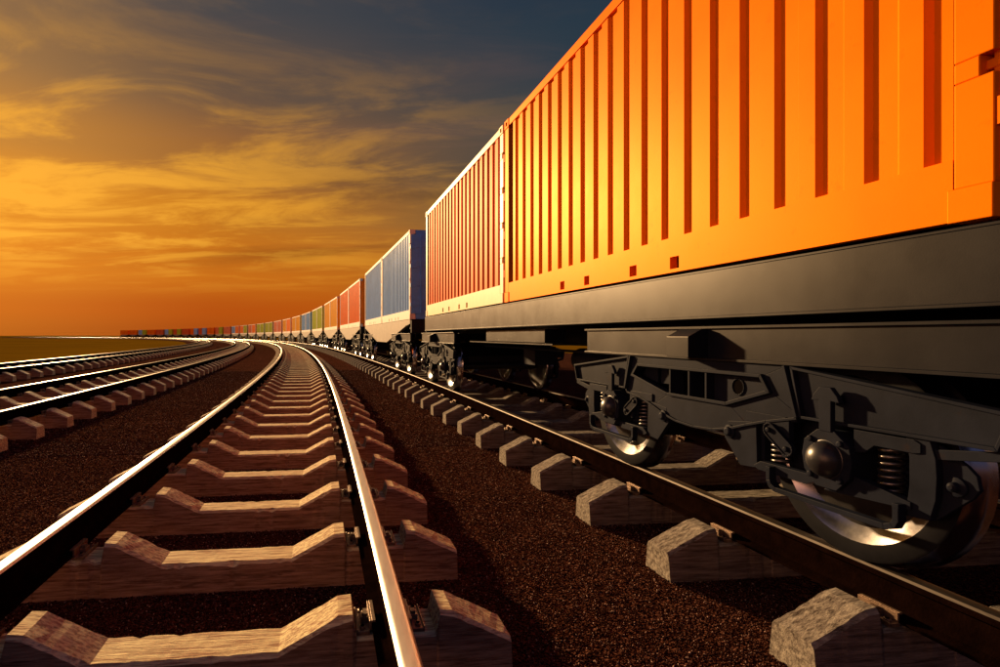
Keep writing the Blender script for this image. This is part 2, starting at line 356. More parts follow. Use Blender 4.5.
def clip_mesh():
    # local: +x points away from the rail, origin at the rail foot's edge on the seat
    mb = MB()
    mb.box(.012, .086, -.112, .112, 0, .016)                      # ribbed base plate
    mb.box(.080, .088, -.112, .112, .016, .024)
    mb.plate([(-.100, .016), (.100, .016), (.100, .058), (-.100, .058)], .000, .013)   # upright lip by the rail
    mb.plate([(-.100, .050), (.100, .050), (.100, .060), (-.100, .060)], -.022, .000)  # its fold over the foot
    mb.box(.013, .060, -.030, .030, .016, .040)                   # clamp
    mb.box(.020, .050, -.018, .018, .040, .052)
    for s in (-1, 1): mb.lathe([(0, .017), (.010, .017), (.012, .012)], (.052, s * .078, .016), 'z', 10, False)
    mb.mi = 1
    for s in (-1, 1): mb.lathe([(0, .011), (.0015, .011)], (.052, s * .078, .0285), 'z', 10, False)
    return mb.mesh('rail_clip', ['clip', 'hole'], bevel=.0015)
CLIP = clip_mesh()
SPACE = 1.085; S_OFF = 2.68
cands = []
for k, p in TR.items():
    off = {'middle': 0, 'train': -.22, 'next': .3, 'outer': .5}[k]
    for i in range(-3, 400):
        s = S_OFF + off + SPACE * i; x, y, h = at(s, p + SHIFT[k])
        if s > 440: break
        cands.append((k, s, p, x, y, h, math.hypot(x, y)))
def visible(c):
    k, s, p, x, y, h, d = c
    for q in (-1.57, 1.57):
        X_, Y_, _ = at(s, p + q)
        if Y_ > .3 and -393 - 30 < 562.9 * X_ / Y_ < 607 + 30 and 562.9 * 1.25 / Y_ < 360: return True
    return False
vis = [c for c in cands if visible(c)]
vis.sort(key=lambda c: c[6]); near = vis[:300]; rest = vis[300:]
ORD = ['first', 'second', 'third', 'fourth', 'fifth', 'sixth', 'seventh', 'eighth', 'ninth', 'tenth', 'eleventh', 'twelfth', 'thirteenth', 'fourteenth', 'fifteenth',
       'sixteenth', 'seventeenth', 'eighteenth', 'nineteenth', 'twentieth', 'twenty-first', 'twenty-second', 'twenty-third', 'twenty-fourth', 'twenty-fifth', 'twenty-sixth', 'twenty-seventh', 'twenty-eighth', 'twenty-ninth', 'thirtieth']
TW = {'middle': 'the middle track', 'train': 'the train track', 'next': 'the empty track beside the middle one', 'outer': 'the outermost track'}
cnt = {}
for c in near:
    k, s, p, x, y, h, d = c; i = cnt.get(k, 0); cnt[k] = i + 1
    MT = 'sleeper_grey' if k == 'train' else 'sleeper'
    o = link('sleeper', SL_HI[MT][random.randrange(5)] if d < 14 else SL_LO[MT], loc=(x, y, random.uniform(-.003, .001)), rz=h + random.uniform(-.007, .007))
    if i < 24: tag(o, f'worn concrete sleeper, {ORD[i]} visible under {TW[k]}', 'sleeper', f'sleepers of {TW[k]}')
    else: tag(o, f'small far sleeper in the long row under {TW[k]}', 'sleeper', f'far sleepers of {TW[k]}')
    if d < 24:
        for sg in (-1, 1):
            for io in (-1, 1):
                c_ = link('rail_clip', CLIP, o); c_.location = (sg * G + io * .088 - SHIFT[k], 0, .2355); c_.scale = (.8, 1, 1)
                c_.rotation_euler = (0, 0, 0 if io > 0 else math.pi)
rv = []; rf = []
lo = sleeper_mesh(False)
for k, s, p, x, y, h, d in rest:
    o = len(rv); ch, sh = math.cos(h), math.sin(h)
    rv += [(x + a * ch - b * sh, y + a * sh + b * ch, z) for a, b, z in lo.v]; rf += [tuple(q + o for q in f) for f in lo.f]
mb = MB(); mb.add(rv, rf); mb.m = list(lo.m) * len(rest); tag(link('far_sleepers', mb.mesh('far_sleepers', ['sleeper', 'sleeper_shaded'])), 'rows of far sleepers merging into the bend of the tracks', 'sleepers', kind='stuff')

# ------------------------------------------------------------------ loose stones of the ballast
def stones(name, lab, n, smin, smax, p0, p1, s0, s1, seed):
    r = np.random.default_rng(seed)
    base = np.array([(1, 0, 0), (-1, 0, 0), (0, 1, 0), (0, -1, 0), (0, 0, 1), (0, 0, -1)], float)
    tri = np.array([(0, 2, 4), (2, 1, 4), (1, 3, 4), (3, 0, 4), (2, 0, 5), (1, 2, 5), (3, 1, 5), (0, 3, 5)])
    t = r.random(n); s = s0 + (s1 - s0) * t ** 1.7; p = p0 + (p1 - p0) * r.random(n)
    hx = np.interp(s, SS, HH); cx = np.interp(s, SS, XX) + p * np.cos(hx); cy = np.interp(s, SS, YY) + p * np.sin(hx)
    sz = r.uniform(smin, smax, n) * (1 + .35 * (s - s0) / (s1 - s0))
    q = r.normal(size=(n, 4)); q /= np.linalg.norm(q, axis=1)[:, None]; w, x, y, z = q.T
    Rm = np.stack([1 - 2 * (y * y + z * z), 2 * (x * y - z * w), 2 * (x * z + y * w), 2 * (x * y + z * w), 1 - 2 * (x * x + z * z), 2 * (y * z - x * w), 2 * (x * z - y * w), 2 * (y * z + x * w), 1 - 2 * (x * x + y * y)], 1).reshape(n, 3, 3)
    v = base[None] * r.uniform(.6, 1.25, (n, 6, 1)) * sz[:, None, None] * np.array([1, .85, .65]) + r.normal(size=(n, 6, 3)) * sz[:, None, None] * .12
    v = np.einsum('nij,nkj->nki', Rm, v); v[:, :, 0] += cx[:, None]; v[:, :, 1] += cy[:, None]; v[:, :, 2] += (sz * r.uniform(-.1, .75, n))[:, None]
    V = v.reshape(-1, 3).astype(np.float32); F = (tri[None] + (np.arange(n) * 6)[:, None, None]).reshape(-1, 3)
    me = bpy.data.meshes.new(name); me.vertices.add(len(V)); me.vertices.foreach_set('co', V.ravel())
    me.loops.add(F.size); me.loops.foreach_set('vertex_index', F.ravel().astype(np.int32))
    me.polygons.add(len(F)); me.polygons.foreach_set('loop_start', (np.arange(len(F)) * 3).astype(np.int32)); me.polygons.foreach_set('loop_total', np.full(len(F), 3, np.int32))
    at_ = me.attributes.new('tint', 'FLOAT', 'FACE'); at_.data.foreach_set('value', np.repeat(r.random(n), 8).astype(np.float32))
    me.update(calc_edges=True); me.materials.append(M['stone']); o = link(name, me); tag(o, lab, 'gravel', kind='stuff'); return o
m = bpy.data.materials.new('loose_stone'); m.use_nodes = True; t_ = m.node_tree; B = t_.nodes['Principled BSDF']; B.inputs['Roughness'].default_value = 1.; B.inputs['Specular IOR Level'].default_value = .0
a_ = t_.nodes.new('ShaderNodeAttribute'); a_.attribute_name = 'tint'; c_ = t_.nodes.new('ShaderNodeValToRGB'); t_.links.new(a_.outputs['Fac'], c_.inputs[0]); t_.links.new(c_.outputs[0], B.inputs['Base Color'])
c_.color_ramp.elements[0].color = (.022, .008, .006, 1); c_.color_ramp.elements[1].color = (.50, .34, .27, 1); e_ = c_.color_ramp.elements.new(.55); e_.color = (.062, .024, .016, 1); e_ = c_.color_ramp.elements.new(.88); e_.color = (.14, .068, .048, 1)
M['stone'] = m
stones('gravel', 'loose reddish ballast stones around the nearest sleepers', 300000, .0034, .0075, -4.2, 2.75, 1.0, 9.0, 3)
stones('gravel', 'coarse reddish ballast stones further along between the tracks', 170000, .006, .012, -5.0, 3.5, 8.0, 26.0, 5)

# ------------------------------------------------------------------ containers
CL, CW, CH = 5.93, 1.134, 2.59      # length, half width, height
def corr(mb, xs, out, y0, z0, z1, nrib=20, pitch=.277):
    # corrugated sheet in the plane x = xs, ribs along z; "out" = outward sign
    dpt = .024 * -out; pr = [(y0 - .13, 0)]; y = y0
    for i in range(nrib):
        pr += [(y - .014, dpt), (y + .012, 0), (y + .012 + .106, 0), (y + .144, dpt)] if i < nrib - 1 else [(y - .014, dpt), (y + .012, 0)]
        y += pitch
    pr[0] = (y0 - .09, dpt); pr.append((y - pitch + .10, 0))
    v = []
    for (yy, d) in pr: v += [(xs + d, yy, z0), (xs + d, yy, z1)]
    mb.add(v, [(2 * i, 2 * i + 2, 2 * i + 3, 2 * i + 1) for i in range(len(pr) - 1)])
Y_FIRST = 2.171 - 1.906
def side_wall(sg):
    mb = MB(); corr(mb, sg * (CW - .012), sg, Y_FIRST, .262, CH - .10)
    return mb
def bottom_rail(sg):
    mb = MB(); x0, x1 = sg * CW, sg * (CW - .06); z1 = .265
    holes = [2.035, 2.600, 3.440, 4.010]; y = .15
    for hy in holes:
        mb.box(x0, x1, y, hy - .055, .0, z1); mb.box(x0, x1, hy - .055, hy + .055, .118, z1); mb.box(x0, x1, hy - .055, hy + .055, 0, .026)
        y = hy + .055
    mb.box(x0, x1, y, CL - .15, 0, z1)
    mb.mi = 1
    for hy in holes: mb.box(sg * (CW - .075), sg * (CW - .090), hy - .09, hy + .09, .002, .16)
    return mb
def casting(sg, y, top):
    mb = MB(); x0, x1 = sg * (CW + .010), sg * (CW - .155); z0, z1 = (CH - .115, CH + .004) if top else (-.006, .135)
    ya, yb = (y, y + .165) if y < 1 else (y - .165, y); yc = (ya + yb) / 2; zc = (z0 + z1) / 2
    if not top:
        mb.box(x0, x1, ya, yb, z0, z1); return mb
    mb.box(x0, x1, ya, yc - .035, z0, z1); mb.box(x0, x1, yc + .035, yb, z0, z1); mb.box(x0, x1, yc - .035, yc + .035, z0, zc - .028); mb.box(x0, x1, yc - .035, yc + .035, zc + .028, z1)
    mb.mi = 1; mb.box(sg * (CW - .05), sg * (CW - .09), yc - .035, yc + .035, zc - .028, zc + .028)
    return mb
def end_wall(y, out, doors):
    mb = MB(); w = CW - (.035 if doors else .13)
    if doors:
        for a, b in ((-w, -.006), (.006, w)):
            ys = y - .014
            mb.box(a, b, ys, ys + .04, .16, CH - .14)
            for z in (.42, .98, 1.54, 2.08): mb.box(a + .10, b - .10, ys - .018, ys, z, z + .19)
        for x in (-w + .28, -.18, .18, w - .28): mb.tube([(x, y - .040, .16), (x, y - .040, CH - .14)], .016, 8)
        for x in (-.26, .26): mb.box(x - .1, x + .1, y - .062, y - .048, 1.02, 1.06)
        for sg in (-1, 1):
            for z in (.36, .92, 1.48, 2.04): mb.box(sg * (w - .16), sg * (w + .03), y - .034, y - .002, z, z + .11)
        mb.box(-w + .13, w - .13, y, y + .08, 0, .158); mb.box(-w + .13, w - .13, y, y + .08, CH - .138, CH - .004)
    else:
        mb.box(-w, w, y - .08, y, 0, .158); mb.box(-w, w, y - .08, y, CH - .12, CH - .004)
        n = 8; p = 2 * w / n; v = []
        for i in range(n):
            x = -w + i * p
            for xx, d in ((x, 0), (x + p * .4, 0), (x + p * .5, .04), (x + p * .9, .04)): v += [(xx, y - .02 - d, .158), (xx, y - .02 - d, CH - .12)]
        v += [(w, y - .02, .158), (w, y - .02, CH - .12)]
        mb.add(v, [(2 * i, 2 * i + 2, 2 * i + 3, 2 * i + 1) for i in range(len(v) // 2 - 1)])
    return mb
PARTS = []
def build_container_parts():
    P = []
    for sg in (-1, 1):
        P.append(('side_wall', side_wall(sg).mesh('side_wall', 'orange'), 'main'))
        P.append(('bottom_rail', bottom_rail(sg).mesh('bottom_rail', ['orange', 'hole']), 'trim'))
        mb = MB(); mb.box(sg * CW, sg * (CW - .07), .15, CL - .15, CH - .10, CH - .002); P.append(('top_rail', mb.mesh('top_rail', 'orange', .004), 'trim'))
        for ya, yb in ((.0, .148), (CL - .148, CL)):
            mb = MB(); z = .135
            for hz in ((.62, 1.13, 1.64, 2.15) if ya < 1 else ()):
                mb.box(sg * CW, sg * (CW - .13), ya + .002, yb - .002, z, hz - .043); mb.box(sg * CW, sg * (CW - .13), ya + .052, yb - .002, hz - .043, hz + .043); mb.box(sg * (CW - .03), sg * (CW - .10), ya + .004, ya + .052, hz - .02, hz + .02); z = hz + .043
            mb.box(sg * CW, sg * (CW - .13), ya + .002, yb - .002, z, CH - .115)
            P.append(('corner_post', mb.mesh('corner_post', 'orange', .005), 'trim'))
        for y in (0, CL):
            for top in (0, 1): P.append(('corner_casting', casting(sg, y, top).mesh('corner_casting', ['orange', 'hole'], .004), 'trim'))
    P.append(('door_end', end_wall(0, -1, True).mesh('door_end', 'orange'), 'door'))
    P.append(('end_wall', end_wall(CL, 1, False).mesh('end_wall', 'orange'), 'main'))
    mb = MB(); mb.box(-CW + .072, CW - .072, .082, CL - .082, CH - .045, CH - .02)
    for i in range(20): mb.box(-CW + .2, CW - .2, .25 + i * .277, .25 + i * .277 + .12, CH - .02, CH - .008)
    P.append(('roof', mb.mesh('roof', 'orange'), 'main'))
    mb = MB(); mb.box(-CW + .092, CW - .092, .082, CL - .082, .03, .14); P.append(('container_floor', mb.mesh('container_floor', 'black_steel'), None))
    return P
CP = build_container_parts()
def far_container_mesh(colour, trim):
    mb = MB()
    for sg in (-1, 1):
        mb.mi = 0; corr(mb, sg * (CW - .012), sg, Y_FIRST, .262, CH - .10)
        mb.mi = 1; mb.box(sg * CW, sg * (CW - .06), .13, CL - .13, 0, .265); mb.box(sg * CW, sg * (CW - .07), .13, CL - .13, CH - .10, CH - .002)
        for ya, yb in ((0, .13), (CL - .13, CL)): mb.box(sg * (CW + .004), sg * (CW - .13), ya, yb, 0, CH)
    mb.mi = 0; mb.box(-CW + .13, CW - .13, .03, .07, 0, CH - .01); mb.box(-CW + .13, CW - .13, CL - .07, CL - .03, 0, CH - .01); mb.box(-CW + .072, CW - .072, .07, CL - .07, CH - .045, CH - .02)
    return mb.mesh('shipping_container', [M[colour], M[trim]])
FAR = {}
WAG = [('orange', 'red'), ('blue', 'blue'), ('scarlet', 'scarlet'), ('amber', 'amber'), ('green', 'green'), ('sky_blue', 'sky_blue'), ('amber', 'amber'), ('orange', 'amber'), ('red', 'red'),
       ('green', 'green'), ('green', 'green'), ('orange', 'red'), ('green', 'orange'), ('orange', 'blue'), ('red', 'red'), ('green', 'red'), ('orange', 'orange'), ('blue', 'red'), ('blue', 'orange'),
       ('red', 'red'), ('green', 'red'), ('green', 'blue'), ('red', 'red'), ('orange', 'orange'), ('green', 'blue'), ('orange', 'orange'), ('orange', 'orange')]
CN = {'orange': 'orange', 'red': 'red', 'blue': 'light blue', 'scarlet': 'orange-red', 'amber': 'yellow-orange', 'green': 'olive green', 'sky_blue': 'pale blue'}
WP, WS0, WLEN = 14.1216, 1.906, 11.945
Z_FLOOR = ZR + 1.1585 + .480     # underside of the containers
def wagon_frame(i): return at(WS0 + WP * i + WLEN / 2, TR['train'])
def place(local, fr):
    x, y, h = fr; return (x + local[0] * math.cos(h) - local[1] * math.sin(h), y + local[0] * math.sin(h) + local[1] * math.cos(h), local[2])
for i, cc in enumerate(WAG):
    fr = wagon_frame(i)
    for j, c in enumerate(cc):
        y0 = -WLEN / 2 + j * (CL + .085); loc = place((0, y0, Z_FLOOR), fr)
        half = 'near' if j == 0 else 'far'
        if i == 0: lab = ['large bright orange shipping container, the nearest of the train, on the first wagon', 'red shipping container with grazing gloss painted into its side trim behind the large orange one'][j]
        else: lab = f'{CN[c]} shipping container on the {half} half of the {ORD[i]} wagon of the train'
        if i < 7:
            o = link('shipping_container', None, loc=loc, rz=fr[2])
            trim = (c, 'pale_yellow')[j] if i == 0 else 'cream'  # pale_yellow: grazing gloss painted into the red container's trim
            for nm, me, role in CP:
                q = link(nm, me, o)
                if role:
                    q.material_slots[0].link = 'OBJECT'
                    q.material_slots[0].material = M[trim if role == 'trim' else ('bay_blue' if (role == 'door' and c in ('blue', 'sky_blue')) else c)]
        else:
            if (c, i < 14) not in FAR: FAR[(c, i < 14)] = far_container_mesh(c, 'cream' if i < 14 else c)
            o = link('shipping_container', FAR[(c, i < 14)], loc=loc, rz=fr[2])
        tag(o, lab, 'shipping container', 'containers on the freight train')

# ------------------------------------------------------------------ wagons (local z = 0 at the rail head)
AX, WR_ = 1.09, .52
def mir(poly, s): return [(y * s, z) for y, z in poly]
XF = -1.14                              # face of the near side frame, lateral from the track's centre
def bogie_frame(sx):
    mb = MB(); X = lambda d: sx * (XF + d)   # d > 0 goes inwards
    body_up = [(.80, .985), (-.80, .985), (-.88, .71), (-.86, .67)]
    # lower curve of the body
    curve = [(-.66, .645), (-.50, .60), (-.36, .555), (-.20, .522), (0, .510), (.20, .522), (.36, .555), (.50, .60), (.66, .645), (.86, .67), (.88, .71)]
    win = [(.78, .825), (.70, .915), (-.62, .915), (-.68, .825), (-.33, .712), (.30, .712)]
    # body as plate pieces round the window
    mb.plate([(.80, .985), (-.80, .985), (-.62, .915), (.70, .915)], X(0), X(.06))
    mb.plate([(.80, .985), (.70, .915), (.78, .825), (.88, .71)], X(0), X(.06))
    mb.plate([(-.80, .985), (-.88, .71), (-.68, .825), (-.62, .915)], X(0), X(.06))
    mb.plate([(.88, .71), (.78, .825), (.30, .712), (.50, .60), (.66, .645), (.86, .67)], X(0), X(.06))
    mb.plate([(-.88, .71), (-.86, .67), (-.66, .645), (-.50, .60), (-.33, .712), (-.68, .825)], X(0), X(.06))
    mb.plate([(-.33, .712), (-.50, .60), (-.36, .555), (-.20, .522), (0, .51), (.20, .522), (.36, .555), (.50, .60), (.30, .712)], X(0), X(.06))
    # window rim, ribs and the web behind with a round hole's ring
    mb.strip(win, X(-.022), X(.002), .022)
    for y in (.27, .05, -.13): mb.plate([(y - .010, .715), (y + .010, .715), (y + .010, .913), (y - .010, .913)], X(-.012), X(.10))
    mb.plate([(-.40 - .27, .822), (-.60, .912), (-.14, .912), (-.14, .718), (-.33, .715)], X(.045), X(.06))
    mb.plate([(.77, .825), (.70, .912), (.55, .912), (.55, .775)], X(.07), X(.09))
    for a, b in ((-.12, .04), (.06, .26), (.28, .54)): mb.plate([(a, .715 + max(0, (b - .3) * .24)), (b, .715 + max(0, (b - .3) * .24)), (b, .91), (a, .91)], X(.09), X(.10))
    mb.mi = 1; mb.lathe([(0, .048), (-.002 * sx, .048)], (X(.044), -.37, .825), 'x', 20, False); mb.mi = 0
    mb.strip([(-.37 + .052 * math.cos(t), .825 + .052 * math.sin(t)) for t in [k * math.pi / 8 for k in range(16)]], X(.036), X(.045), .008)
    # slanted edge ribs and lower flange
    mb.strip([(-.80, .985), (-.885, .70)], X(-.03), X(.02), .02, False); mb.strip([(.80, .985), (.885, .70)], X(-.03), X(.02), .02, False)
    mb.strip([(-.88, .695)] + curve[:-1] + [(.88, .695)], X(-.018), X(.05), .016, False)
    for s in (-1, 1):
        wing = mir([(.83, .985), (1.87, .855), (1.82, .705), (.93, .70), (.89, .70)], s)
        mb.plate(wing, X(.012), X(.05)); mb.strip(mir([(.845, .975), (1.865, .85), (1.815, .708), (.905, .706)], s), X(-.02), X(.012), .016)
        # inner bracket and jaw
        mb.plate(mir([(.50, .690), (.80, .690), (.825, .67), (.825, .475), (.80, .455), (.775, .46), (.765, .60), (.66, .62), (.50, .63)], s), X(-.012), X(.02))
        mb.plate(mir([(.33, .60), (.57, .63), (.58, .35), (.44, .335), (.30, .49)], s), X(-.002), X(.03))
        mb.lathe([(0, .045), (-.015 * sx, .045), (-.015 * sx, .030), (-.03 * sx, .030), (-.035 * sx, .018)], (X(0), s * .355, .535), 'x', 16)
        # link plate with two pins
        a, b = Vector((.71, .605)), Vector((.835, .515)); d = (b - a).normalized(); pn = Vector((-d.y, d.x)); w = .038; cap = []
        for k in range(9): t = math.pi * k / 8; cap.append(b + (d * math.sin(t) + pn * math.cos(t)) * w)
        for k in range(9): t = math.pi * k / 8; cap.append(a + (-d * math.sin(t) - pn * math.cos(t)) * w)
        cp_ = mir([(q.x, q.y) for q in cap], s); mb.plate(cp_, X(-.035), X(-.012)); mb.strip(cp_, X(-.042), X(-.034), .010)
        for q in (a, b): mb.lathe([(0, .016), (-.016 * sx, .016), (-.018 * sx, .008)], (X(-.035), s * q.x, q.y), 'x', 8, False)
        # outer spring cap, curved pillar, flap with its bolt, lever bar
        mb.plate(mir([(1.215, .690), (1.50, .690), (1.53, .675), (1.53, .635), (1.50, .628), (1.32, .628), (1.27, .585), (1.215, .575)], s), X(-.012), X(.03))
        mb.plate(mir([(1.46, .695), (1.56, .70), (1.585, .62), (1.59, .54), (1.585, .44), (1.56, .345), (1.44, .335), (1.465, .40), (1.475, .48), (1.475, .60)], s), X(-.004), X(.03))
        mb.plate(mir([(1.57, .68), (1.68, .61), (1.715, .575), (1.725, .52), (1.70, .48), (1.56, .345)], s), X(.03), X(.05))
        mb.lathe([(0, .042), (-.012 * sx, .042), (-.014 * sx, .022), (-.034 * sx, .020), (-.04 * sx, .008)], (X(.03), s * 1.645, .515), 'x', 18)
        mb.plate(mir([(1.57, .615), (1.86, .665), (1.86, .705), (1.57, .66)], s), X(.005), X(.03))
        # lower arms and the dark back web of the axle guard
        mb.plate(mir([(.565, .365), (.62, .40), (.96, .405), (1.0, .375), (.94, .345), (.60, .345)], s), X(-.016), X(.03))
        mb.plate(mir([(1.16, .47), (1.49, .405), (1.49, .372), (1.15, .35), (1.05, .345)], s), X(-.016), X(.03))
        mb.plate(mir([(.60, .70), (1.50, .70), (1.48, .36), (.60, .36)], s), X(.115), X(.13))
        mb.box(X(.03), X(.115), s * .56, s * .60, .35, .70); mb.box(X(.03), X(.115), s * 1.47, s * 1.51, .36, .70)
        # brake loop
        lp = [(.72, .375), (.72, .315), (.735, .285), (.77, .270), (1.40, .270), (1.44, .285), (1.455, .315), (1.455, .375)]
        mb.strip(mir(lp, s), X(-.055), X(-.010), .028, False)
        mb.box(X(-.055), X(.0), s * .705, s * .735, .365, .392); mb.box(X(-.055), X(.0), s * 1.44, s * 1.47, .365, .392)
    return mb
def axle_box(sx, s):
    mb = MB(); X = lambda d: sx * (XF + d); c = s * AX
    oc = [(-.05, .665), (.05, .665), (.13, .60), (.145, .52), (.13, .44), (.06, .365), (-.06, .365), (-.13, .44), (-.145, .52), (-.13, .60)]
    mb.plate([(c + y, z) for y, z in oc], X(-.045), X(.115))
    mb.plate([(c - .035, .66), (c + .035, .66), (c + .035, .82), (c + .082, .815), (c + .070, .845), (c + .032, .890), (c - .032, .890), (c - .070, .845), (c - .082, .815), (c - .035, .82)], X(-.050), X(-.022))
    for a in range(4): t = math.pi / 4 + a * math.pi / 2; mb.lathe([(0, .017), (-.014 * sx, .017), (-.016 * sx, .009)], (X(-.045), c + .142 * math.cos(t) * .86, .515 + .148 * math.sin(t) * .9), 'x', 8, False)
    prof = [(-.001 * sx, .100)] + [(-sx * (.004 + .075 * math.sin(t)), .093 * math.cos(t)) for t in [k * math.pi / 2 / 9 for k in range(10)]]
    mb.mi = 1; mb.lathe(prof, (X(-.045), c, .515), 'x', 28)
    return mb
def spring(sx, y, z0, z1, r=.048):
    mb = MB(); n = 7; pts = [(sx * (XF + .055) + r * math.cos(t) * .9, y + r * math.sin(t), z0 + (z1 - z0) * t / (2 * math.pi * n)) for t in np.linspace(0, 2 * math.pi * n, n * 12)]
    mb.tube(pts, .0085, 6); return mb
def wheelset(y):
    mb = MB()
    for sx in (-1, 1):
        o = sx * .962; prof = [(-.075, .0), (-.075, .075), (-.066, .11), (-.050, .13), (-.022, .355), (-.070, .432), (-.072, WR_ - .012), (-.066, WR_)]
        # from the outer face inwards: web, rim, tread, flange
        mb.mi = 0; P = [(sx * -q[0], q[1]) for q in prof]; mb.lathe(P[:5], (o, y, WR_), 'x', 48, True, False); mb.mi = 2; mb.lathe(P[5:], (o, y, WR_), 'x', 48, True, False); mb.mi = 1; mb.lathe(P[4:6], (o, y, WR_), 'x', 48, True, False)
        mb.mi = 1; mb.lathe([(sx * .066, WR_), (-sx * .040, WR_ + .004), (-sx * .055, WR_ + .020), (-sx * .066, WR_ + .030)], (o, y, WR_), 'x', 48, True, False)
        mb.mi = 1; mb.lathe([(-sx * .066, WR_ + .030), (-sx * .078, WR_ + .022), (-sx * .080, WR_ - .05)], (o, y, WR_), 'x', 48, True, False)
        mb.mi = 0; mb.lathe([(-sx * .080, WR_ - .05), (-sx * .055, .42), (-sx * .040, .14), (-sx * .10, .11), (-sx * .10, .07)], (o, y, WR_), 'x', 48, True, False)
    mb.mi = 0; mb.lathe([(-1.10, .06), (-.86, .075), (-.80, .085), (.80, .085), (.86, .075), (1.10, .06)], (0, y, WR_), 'x', 20)
    return mb
def bolster():
    mb = MB()
    mb.box(-1.05, 1.05, -.32, .32, .66, .90); mb.box(-.9, .9, -.25, .25, .90, 1.0)
    for s in (-1, 1): mb.box(-.80, .80, s * 1.62, s * 1.70, .62, .74)
    return mb
def brake_beam(s):
    mb = MB(); mb.tube([(-.93, s * .50, .50), (.93, s * .50, .50)], .03, 10); mb.tube([(-.93, s * .50, .50), (0, s * .32, .48), (.93, s * .50, .50)], .022, 8)
    for sx in (-1, 1): mb.box(sx * .89, sx * 1.02, s * .47, s * .565, .36, .64)
    return mb
def load_beam():
    # the long flanged beam above the bogie, both sides
    mb = MB()
    for sx in (-1, 1):
        X = lambda d: sx * (XF + d)
        mb.box(X(.0), X(.05), -1.86, 1.62, 1.005, 1.205); mb.box(X(-.02), X(.13), -1.88, 1.64, 1.205, 1.222); mb.box(X(-.02), X(.13), -1.88, 1.64, .988, 1.005)
        # slanted side bearing block
        yy = [(-.30, 1.008), (-.30, 1.115), (-.17, 1.198), (.09, 1.198), (.09, 1.008)]
        for ya, yb, dd in ((-.14, .10, .15),):
            q = [(X(-.001), 1.006), (X(-.001), 1.203), (X(-.05), 1.203), (X(-dd), 1.150), (X(-dd), 1.006)]
            mb.add([(a, y, z) for y in (ya, yb) for a, z in q], [(0, 1, 2, 3, 4), (9, 8, 7, 6, 5)] + [(k, (k + 1) % 5, 5 + (k + 1) % 5, 5 + k) for k in range(5)])
    mb.box(-.98, .98, -1.1, 1.1, 1.03, 1.20)
    return mb
BOG = []
for sx in (-1, 1):
    BOG.append(('side_frame', bogie_frame(sx).mesh('side_frame', ['dark_steel', 'hole'], .0025)))
    for s in (-1, 1):
        BOG.append(('axle_box', axle_box(sx, s).mesh('axle_box', ['dark_steel', 'cap_steel'], .003)))
        BOG.append(('coil_spring', spring(sx, s * .70, .405, .615).mesh('coil_spring', 'spring')))
        BOG.append(('coil_spring', spring(sx, s * 1.345, .405, .628).mesh('coil_spring', 'spring')))
for s in (-1, 1):
    BOG.append(('wheelset', wheelset(s * AX).mesh('wheelset', ['wheel_steel', 'bright_steel', 'tyre_face'])))
    BOG.append(('brake_beam', brake_beam(s).mesh('brake_beam', 'black_steel')))
BOG_BASE = bolster().mesh('bogie', 'black_steel', .004)
BOG.append(('load_beam', load_beam().mesh('load_beam', 'sill_grey', .002)))
def far_bogie():
    mb = MB()
    for sx in (-1, 1):
        X = lambda d: sx * (XF + d)
        mb.mi = 0
        mb.plate([(1.87, .855), (.80, .985), (-.80, .985), (-1.87, .855), (-1.82, .705), (-.88, .70), (-.5, .6), (0, .51), (.5, .6), (.88, .70), (1.82, .705)], X(0), X(.05))
        for s in (-1, 1): mb.plate(mir([(.3, .5), (.5, .66), (.85, .68), (.85, .45), (.95, .37), (1.2, .37), (1.3, .68), (1.58, .7), (1.58, .34), (1.4, .28), (.75, .28), (.44, .33)], s), X(-.01), X(.03))
        for s in (-1, 1): mb.lathe([(0, .1), (-.04 * sx, .08), (-.07 * sx, .0)], (X(-.01), s * AX, .515), 'x', 10)
        mb.box(X(0), X(.05), -1.8, 1.7, 1.0, 1.21)
    for s in (-1, 1):
        for sx in (-1, 1):
            mb.mi = 2; mb.lathe([(-.065, 0), (-.065, WR_), (.04, WR_), (.065, WR_ + .025), (.065, 0)], (sx * .962, s * AX, WR_), 'x', 20, False)
    mb.mi = 0; mb.box(-1.0, 1.0, -.3, .3, .66, 1.2)
    return mb.mesh('bogie', ['dark_steel', 'sill_grey', 'wheel_steel'])
FAR_BOG = far_bogie()
# bodies
ZS0, ZS1 = 1.292, 1.600
def side_sill(sx, y0, y1):
    mb = MB(); x = sx * CW
    mb.box(x - sx * .004, x - sx * .05, y0, y1, ZS0, ZS1); mb.box(x, x - sx * .14, y0, y1, ZS0 - .016, ZS0); mb.box(x, x - sx * .14, y0, y1, ZS1, ZS1 + .014)
    return mb.mesh('side_sill', 'sill_grey', .002)
def belly_sill(sx):
    mb = MB(); x = sx * CW
    mb.plate([(-5.95, 1.625), (5.95, 1.625), (5.95, 1.50), (5.3, 1.45), (1.4, .92), (-1.4, .92), (-5.3, 1.45), (-5.95, 1.50)], x, x - sx * .03)
    mb.strip([(5.3, 1.45), (1.4, .92), (-1.4, .92), (-5.3, 1.45)], x + sx * .012, x - sx * .10, .02, False)
    return mb.mesh('side_sill', 'belly', 0)
def deck(y1):
    mb = MB()
    mb.box(-.30, .30, -y1, y1, 1.02, 1.56)
    for y in np.linspace(-y1 + .5, y1 - .5, 9): mb.box(-1.05, 1.05, y - .06, y + .06, 1.36, 1.56)
    mb.box(-1.05, 1.05, -y1, y1, 1.57, 1.618)
    return mb.mesh('underframe', 'black_steel')
